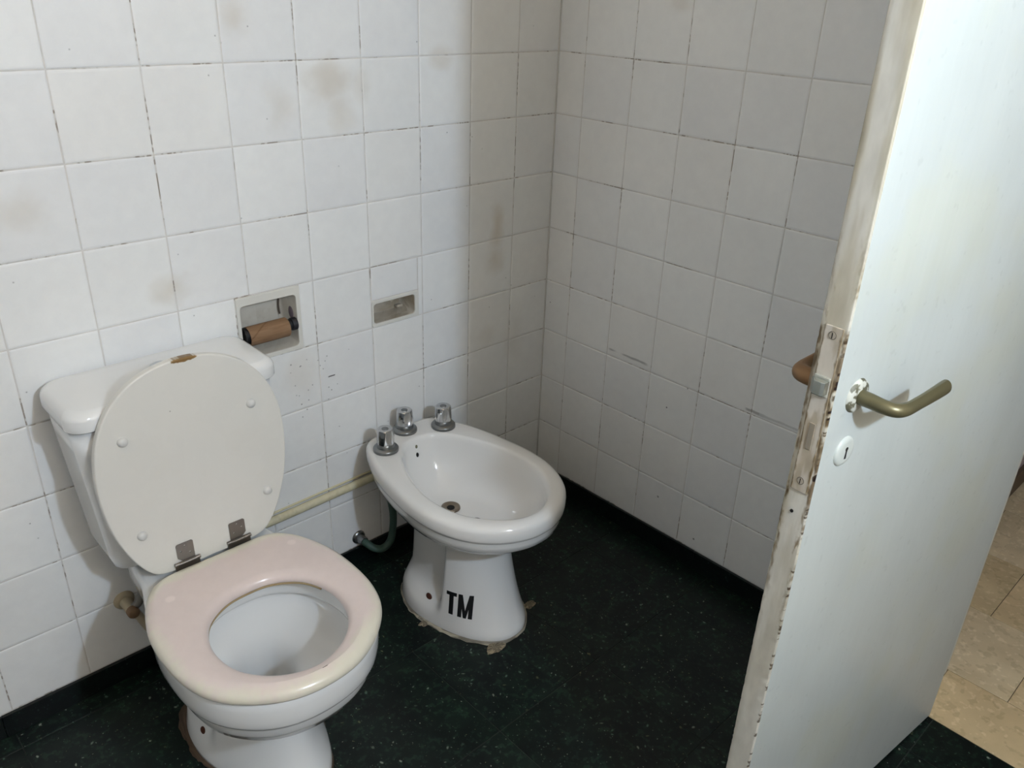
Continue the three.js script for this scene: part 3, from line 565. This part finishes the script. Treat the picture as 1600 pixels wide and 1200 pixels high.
    pr.forEach(([r, y], i) => { for (let j = 0; j < n; j++) { const a = (j / n) * 2 * Math.PI, f = i >= 4 && i <= 6 ? 1 - 0.05 * sm(0.2, 1, Math.abs(Math.cos(3.5 * a))) : 1; P.push(r * f * Math.cos(a), y, r * f * Math.sin(a)); if (i) { const q = (i - 1) * n + j, w = (i - 1) * n + (j + 1) % n; I.push(q, w, q + n, w, w + n, q + n); } } });
    const g = new THREE.BufferGeometry(); g.setAttribute('position', new THREE.Float32BufferAttribute(P, 3)); g.setIndex(I); g.computeVertexNormals();
    mesh('knob', g, chrome, k, 'fluted chrome tap knob');
    mesh('cap', lathe([[0.0001, 0.0512], [0.004, 0.0512], [0.0052, 0.0502], [0.0054, 0.0490]], 24), dullChrome, k);
  }
  // bolt holes on the foot
  for (const s of [-1, 1]) {
    const h = surf([BX + s * 0.4, 0.057, 0.284], [-s, 0, 0]);
    if (h) mesh('bolt_hole', new THREE.SphereGeometry(0.0100, 16, 10).scale(0.5, 1, 1).translate(h.point.x - BX, h.point.y, h.point.z), rust, t, 'rusty bolt hole');
  }
  { // TM lettering laid on the glaze
    const dir = new THREE.Vector3(0.86, 0, -0.51).normalize(), U = new THREE.Vector3(0.51, 0, 0.86).normalize(), C = new THREE.Vector3(-0.645, 0.086, 0.383).addScaledVector(dir, -0.2);
    const strokes = [[[0, 1], [0.40, 1], [0.40, 0.84], [0, 0.84]], [[0.115, 0.9], [0.285, 0.9], [0.285, 0], [0.115, 0]],
      [[0.46, 1], [0.61, 1], [0.61, 0], [0.46, 0]], [[0.86, 1], [1.01, 1], [1.01, 0], [0.86, 0]], [[0.50, 1], [0.62, 1], [0.79, 0.0], [0.68, 0.0]], [[0.86, 1], [0.97, 1], [0.79, 0.0], [0.68, 0.0]]];
    const letters = [[], []], Wd = 0.068, Hd = 0.060, tilt = 0.0;
    strokes.forEach((q, si2) => {
      const P = [], I = [], a = 4, b = 14; let ok = true;
      for (let j = 0; j <= b && ok; j++) for (let i = 0; i <= a; i++) {
        const s = i / a, v = j / b, lx = lerp(lerp(q[0][0], q[1][0], s), lerp(q[3][0], q[2][0], s), v), ly = lerp(lerp(q[0][1], q[1][1], s), lerp(q[3][1], q[2][1], s), v);
        const o = C.clone().addScaledVector(U, (lx - 0.5) * Wd).add(new THREE.Vector3(0, (ly - 0.5) * Hd + (lx - 0.5) * Wd * tilt, 0));
        const h = surf(o.toArray(), dir.toArray()); if (!h) { ok = false; break; }
        const e = h.point.clone().addScaledVector(dir, -0.0005 - 0.00012 * si2); P.push(e.x - BX, e.y, e.z);
        if (j && i) { const k = j * (a + 1) + i; I.push(k, k - 1, k - a - 1, k - 1, k - a - 2, k - a - 1); }
      }
      if (!ok) { console.log('stroke missed', si2); return; }
      const g = new THREE.BufferGeometry(); g.setAttribute('position', new THREE.Float32BufferAttribute(P, 3)); g.setIndex(I); g.computeVertexNormals();
      letters[si2 < 2 ? 0 : 1].push(g);
    });
    const lm = std({ color: 0x0b0b0c, roughness: 0.5, side: THREE.DoubleSide });
    letters.forEach((l, i) => l.length && mesh('letter', mergeGeometries(l), lm, t, i ? 'black letter M' : 'black letter T'));
  }
  // cement skirt round the foot
  const cem = tex(256, 64, (u, v) => { const n = fbm(u * 60, v * 5, 151, 4), k = sm(0.5, 0.65, fbm(u * 30, v * 3, 154, 3)); return [96 + n * 60 + k * 50, 90 + n * 58 + k * 48, 80 + n * 54 + k * 40]; });
  const rough = (o, a, s) => { const q = o.map(([x, z], j) => { const l = 1 + a * (fbm(j * 0.4, 1, s, 3) - 0.5); return [x * l, o.zc + (z - o.zc) * l]; }); q.zc = o.zc; return q; };
  mesh('mortar_joint', loft([[0.0004, rough(insetO(foot, -0.005), 0.05, 150)], [0.003, rough(insetO(foot, -0.0035), 0.03, 150)], [0.006, insetO(foot, -0.0012)], [0.008, insetO(foot, 0.001)]]), std({ map: cem, roughness: 0.95 }), t, 'grey cement line round the foot');
  for (const [cx, cz, r, sd] of [[-0.055, 0.478, 0.022, 161], [0.108, 0.425, 0.014, 162], [-0.132, 0.30, 0.012, 163]]) { // lumps of old cement
    const o = []; for (let j = 0; j < 40; j++) { const a = -Math.PI + (j / 40) * 2 * Math.PI, q = r * (0.7 + 0.6 * fbm(j * 0.3, 2, sd, 3)); o.push([cx + q * Math.cos(a) * 1.4, cz + q * Math.sin(a) * 0.8]); } o.zc = cz;
    const sc = (k) => { const q = o.map(([x, z]) => [cx + (x - cx) * k, cz + (z - cz) * k]); q.zc = cz; return q; };
    mesh('mortar_lump', loft([[0.0004, o], [0.003, sc(0.85)], [0.0045, sc(0.5)]], false, true), std({ map: cem, color: 0xd8d0c2, roughness: 0.95 }), t);
  }
}

// ---------------------------------------------------------------- recessed paper holder and soap niche
function niche(name, label, category, N, inn, depth, backMat, wallMat, rimT) {
  const g = thing(name, label, category, [(N[0] + N[1]) / 2, N[2], 0]);
  const ox = (N[0] + N[1]) / 2, oy = N[2];
  const rp = (r, rad) => { const [a, b, c, d] = [r[0] - ox, r[1] - ox, r[2] - oy, r[3] - oy]; const s = new THREE.Path(); s.moveTo(a + rad, c); s.lineTo(b - rad, c); s.absarc(b - rad, c + rad, rad, -Math.PI / 2, 0, false); s.lineTo(b, d - rad); s.absarc(b - rad, d - rad, rad, 0, Math.PI / 2, false); s.lineTo(a + rad, d); s.absarc(a + rad, d - rad, rad, Math.PI / 2, Math.PI, false); s.lineTo(a, c + rad); s.absarc(a + rad, c + rad, rad, Math.PI, 1.5 * Math.PI, false); return s; };
  const sh = new THREE.Shape(rp(N, 0.004).getPoints(6)); sh.holes.push(new THREE.Path(rp(inn, 0.009).getPoints(6)));
  mesh('frame', new THREE.ExtrudeGeometry(sh, { depth: 0.004, bevelEnabled: true, bevelSize: 0.0014, bevelThickness: 0.0016, bevelSegments: 3, bevelOffset: -0.0014, curveSegments: 6 }).translate(0, 0, -0.003 + rimT), wallMat, g);
  // hollow ceramic body behind the frame
  const pts = rp(inn, 0.009).getPoints(6); const M = pts.length; const P = [], I = [];
  const cx = (inn[0] + inn[1]) / 2 - ox, cy = (inn[2] + inn[3]) / 2 - oy;
  const lay = [[0, 1], [-depth + 0.012, 0.95], [-depth + 0.003, 0.90], [-depth, 0.82]];
  for (const [z, s] of lay) for (const p of pts) P.push(cx + (p.x - cx) * s, cy + (p.y - cy) * s, z);
  for (let i = 0; i + 1 < lay.length; i++) for (let j = 0; j < M; j++) { const a = i * M + j, b = i * M + (j + 1) % M; I.push(a, b, a + M, b, b + M, a + M); }
  const gg = new THREE.BufferGeometry(); gg.setAttribute('position', new THREE.Float32BufferAttribute(P, 3)); gg.setIndex(I); gg.computeVertexNormals();
  const uvs = []; for (let i = 0; i < P.length; i += 3) uvs.push(P[i] * 6 + P[i + 2] * 5, P[i + 1] * 6 + P[i + 2] * 3); gg.setAttribute('uv', new THREE.Float32BufferAttribute(uvs, 2));
  wallMat.side = THREE.DoubleSide;
  mesh('recess', gg, backMat, g);
  const bs = new THREE.Shape(pts.map((p) => new THREE.Vector2(cx + (p.x - cx) * 0.83, cy + (p.y - cy) * 0.83)));
  const bg = new THREE.ShapeGeometry(bs).translate(0, 0, -depth); { const p = bg.attributes.position, u = bg.attributes.uv; for (let i = 0; i < p.count; i++) u.setXY(i, p.getX(i) * 6, p.getY(i) * 6); }
  mesh('recess_back', bg, backMat, g);
  return g;
}
{
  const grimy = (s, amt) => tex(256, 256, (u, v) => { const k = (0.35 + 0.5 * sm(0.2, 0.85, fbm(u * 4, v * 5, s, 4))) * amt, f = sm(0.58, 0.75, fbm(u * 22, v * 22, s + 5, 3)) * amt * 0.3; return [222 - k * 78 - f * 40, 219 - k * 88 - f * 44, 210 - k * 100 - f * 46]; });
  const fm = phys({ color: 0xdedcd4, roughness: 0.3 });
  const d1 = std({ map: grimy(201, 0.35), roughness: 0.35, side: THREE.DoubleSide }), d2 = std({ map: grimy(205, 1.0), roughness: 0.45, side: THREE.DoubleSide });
  const ph = niche('paper_holder', 'recessed white ceramic paper holder above the cistern end', 'paper holder', N1, inner1, 0.062, d1, fm, 0.001);
  const ox = (N1[0] + N1[1]) / 2, oy = N1[2];
  const ay = 0.7265 - oy, az = -0.006;
  mesh('spindle', mergeGeometries([new THREE.CylinderGeometry(0.0185, 0.0185, 0.100, 28).rotateZ(Math.PI / 2).translate(-0.0125, ay, az), new THREE.CylinderGeometry(0.0125, 0.0125, 0.030, 24).rotateZ(Math.PI / 2).translate(0.049, ay, az)]), std({ color: 0x17171a, roughness: 0.45 }), ph, 'black plastic spindle');
  mesh('spindle_socket', lathe([[0.0001, 0.013], [0.013, 0.013], [0.0145, 0.010], [0.0145, 0.0]], 24).rotateZ(Math.PI / 2).translate(inner1[1] - ox - 0.001, ay, az), std({ color: 0x201f24, roughness: 0.5 }), ph);
  mesh('stain', new THREE.SphereGeometry(1, 14, 10).scale(0.0010, 0.014, 0.011).translate(inner1[1] - ox - 0.0016, ay + 0.022, az - 0.016), std({ color: 0x80727a, roughness: 0.9 }), ph, 'purple grey smear above the spindle');
  mesh('crack', tube([[0.052, 0.128, -0.054], [0.0535, 0.108, -0.056], [0.0515, 0.09, -0.056], [0.053, 0.07, -0.056]], 0.0022, 20, 6), std({ color: 0x5c5148, roughness: 0.9 }), ph, 'dark broken edge inside the holder');
  const np = niche('soap_niche', 'small empty recessed soap dish left of the corner', 'soap dish', N2, inner2, 0.05, d2, fm, 0.001);
  mesh('soap_remnant', new THREE.TorusGeometry(0.006, 0.0016, 8, 20).translate(0.022, 0.040, -0.0475), std({ color: 0xc8bfae, roughness: 0.6 }), np);
  mesh('soap_remnant', rbox(0.028, 0.046, 0.018, 0.026, -0.044, -0.032, 0.003, 2), std({ color: 0xb7ad9c, roughness: 0.7 }), np);
  // cardboard tube left on the spindle
  const kraft = tex(256, 256, (u, v) => { const n = (fbm(u * 40, v * 12, 211, 4) - 0.5) * 24, l = sm(0.02, 0.005, Math.abs(((u * 1 + v * 2) % 1) - 0.5)) * 18; return [138 + n - l, 108 + n - l, 80 + n - l]; });
  const L = 0.094, g = lathe([[0.0215, -L / 2], [0.0215, L / 2], [0.0206, L / 2], [0.0206, -L / 2], [0.0215, -L / 2]], 48);
  const roll = mesh('toilet_paper_tube', g, std({ map: kraft, roughness: 0.85, side: THREE.DoubleSide }));
  roll.rotation.z = Math.PI / 2; roll.position.set(-0.8685, 0.7245, -0.004);
  roll.userData = { label: 'empty brown cardboard tube on the paper holder', category: 'paper tube' };
}

// ---------------------------------------------------------------- pipes and valves
{
  const cream = std({ color: 0xd8d2b8, roughness: 0.5, map: tex(512, 32, (u, v) => { const n = fbm(u * 60, v * 4, 221, 4), k = sm(0.58, 0.7, fbm(u * 30, v * 2, 223, 3)); return [232 + n * 20 - k * 12, 231 + n * 20 - k * 14, 226 + n * 18 - k * 18]; }) });
  const p = thing('water_pipe', 'cream painted pipe running along the wall from toilet to bidet', 'pipe', [-0.78, 0.25, 0]);
  mesh('pipe', tube([[-0.30, 0.004, 0.013], [-0.12, 0.005, 0.013], [0.04, 0.008, 0.013], [0.26, 0.012, 0.013]], 0.0105, 30, 14), cream, p);
  mesh('sealant', tube([[-0.30, 0.016, 0.001], [-0.1, 0.017, 0.001], [0.1, 0.021, 0.001], [0.26, 0.024, 0.001]], 0.0032, 30, 8), std({ color: 0xcac2a4, roughness: 0.8 }), p, 'cream sealant along the pipe');
  const v = thing('bidet_supply_hose', 'green flexible hose looping from wall outlet up to the bidet', 'hose', [-0.672, 0.085, 0]);
  mesh('escutcheon', lathe([[0.0001, 0.008], [0.013, 0.008], [0.018, 0.004], [0.0195, 0.0]], 28).rotateX(Math.PI / 2).translate(0, 0, 0.0005), dullChrome, v, 'dull chrome wall flange');
  mesh('nut', new THREE.CylinderGeometry(0.0125, 0.0125, 0.022, 6).rotateX(Math.PI / 2).translate(0, 0, 0.018), dullChrome, v);
  mesh('hose', tube([[0, 0, 0.018], [0.002, -0.002, 0.038], [0.014, -0.014, 0.052], [0.036, -0.022, 0.058], [0.058, -0.010, 0.060], [0.068, 0.020, 0.060], [0.072, 0.075, 0.060], [0.064, 0.14, 0.056], [0.056, 0.19, 0.050], [0.058, 0.232, 0.048]], 0.0098, 80, 14), std({ color: 0x3a5147, roughness: 0.55 }), v, 'dull green hose');
  const tv = thing('toilet_supply_valve', 'small cream stop valve low on the wall behind the toilet', 'valve', [-1.262, 0.205, 0]);
  const vm = std({ color: 0xb0a389, roughness: 0.55 });
  mesh('escutcheon', lathe([[0.0001, 0.010], [0.014, 0.010], [0.020, 0.005], [0.022, 0.0]], 28).rotateX(Math.PI / 2), vm, tv);
  mesh('valve_body', new THREE.CylinderGeometry(0.011, 0.013, 0.04, 18).rotateX(Math.PI / 2).translate(0, 0, 0.026), vm, tv);
  mesh('handle', lathe([[0.0001, 0.016], [0.010, 0.016], [0.0125, 0.012], [0.0125, 0.0]], 18).rotateX(Math.PI / 2).translate(0, 0, 0.044), std({ color: 0x7a5f44, roughness: 0.7 }), tv, 'rusty valve head');
  mesh('riser', tube([[0.0, 0.0, 0.036], [0.014, 0.012, 0.045], [0.024, 0.05, 0.055], [0.028, 0.12, 0.065], [0.03, 0.184, 0.07]], 0.0085, 40, 12), std({ color: 0x7b7770, roughness: 0.5 }), tv);
  mesh('outlet_pipe', tube([[0.002, -0.004, 0.03], [0.014, -0.03, 0.034], [0.026, -0.065, 0.034], [0.04, -0.10, 0.03]], 0.009, 24, 12), vm, tv);
}

// ---------------------------------------------------------------- wall lamp on the opposite wall (behind the camera)
{
  const l = thing('wall_lamp', 'bare bulb in a socket on the wall opposite the toilet', 'lamp', [LAMP.x, LAMP.y, ROOM_Z]);
  mesh('wall_plate', lathe([[0.0001, 0.018], [0.028, 0.018], [0.04, 0.010], [0.044, 0.0005]], 32).rotateX(-Math.PI / 2), std({ color: 0xd8d5cc, roughness: 0.5 }), l);
  mesh('socket', new THREE.CylinderGeometry(0.017, 0.019, 0.058, 20).rotateX(Math.PI / 2).translate(0, 0, -0.046), std({ color: 0xcfcac0, roughness: 0.5 }), l);
  const zb = LAMP.z - ROOM_Z;
  mesh('bulb', new THREE.SphereGeometry(0.033, 24, 16).translate(0, 0, zb), std({ color: 0xffffff, emissive: LAMP_COLOR, emissiveIntensity: 6 }), l);
  const p = new THREE.PointLight(LAMP_COLOR, LAMP_POWER, 0, 2); p.position.set(0, 0, zb); p.castShadow = true; p.shadow.radius = 1.6; p.shadow.mapSize.set(2048, 2048); p.shadow.bias = -0.0005; p.name = 'bulb_light';
  l.add(p);
}

renderer.render(scene, camera);
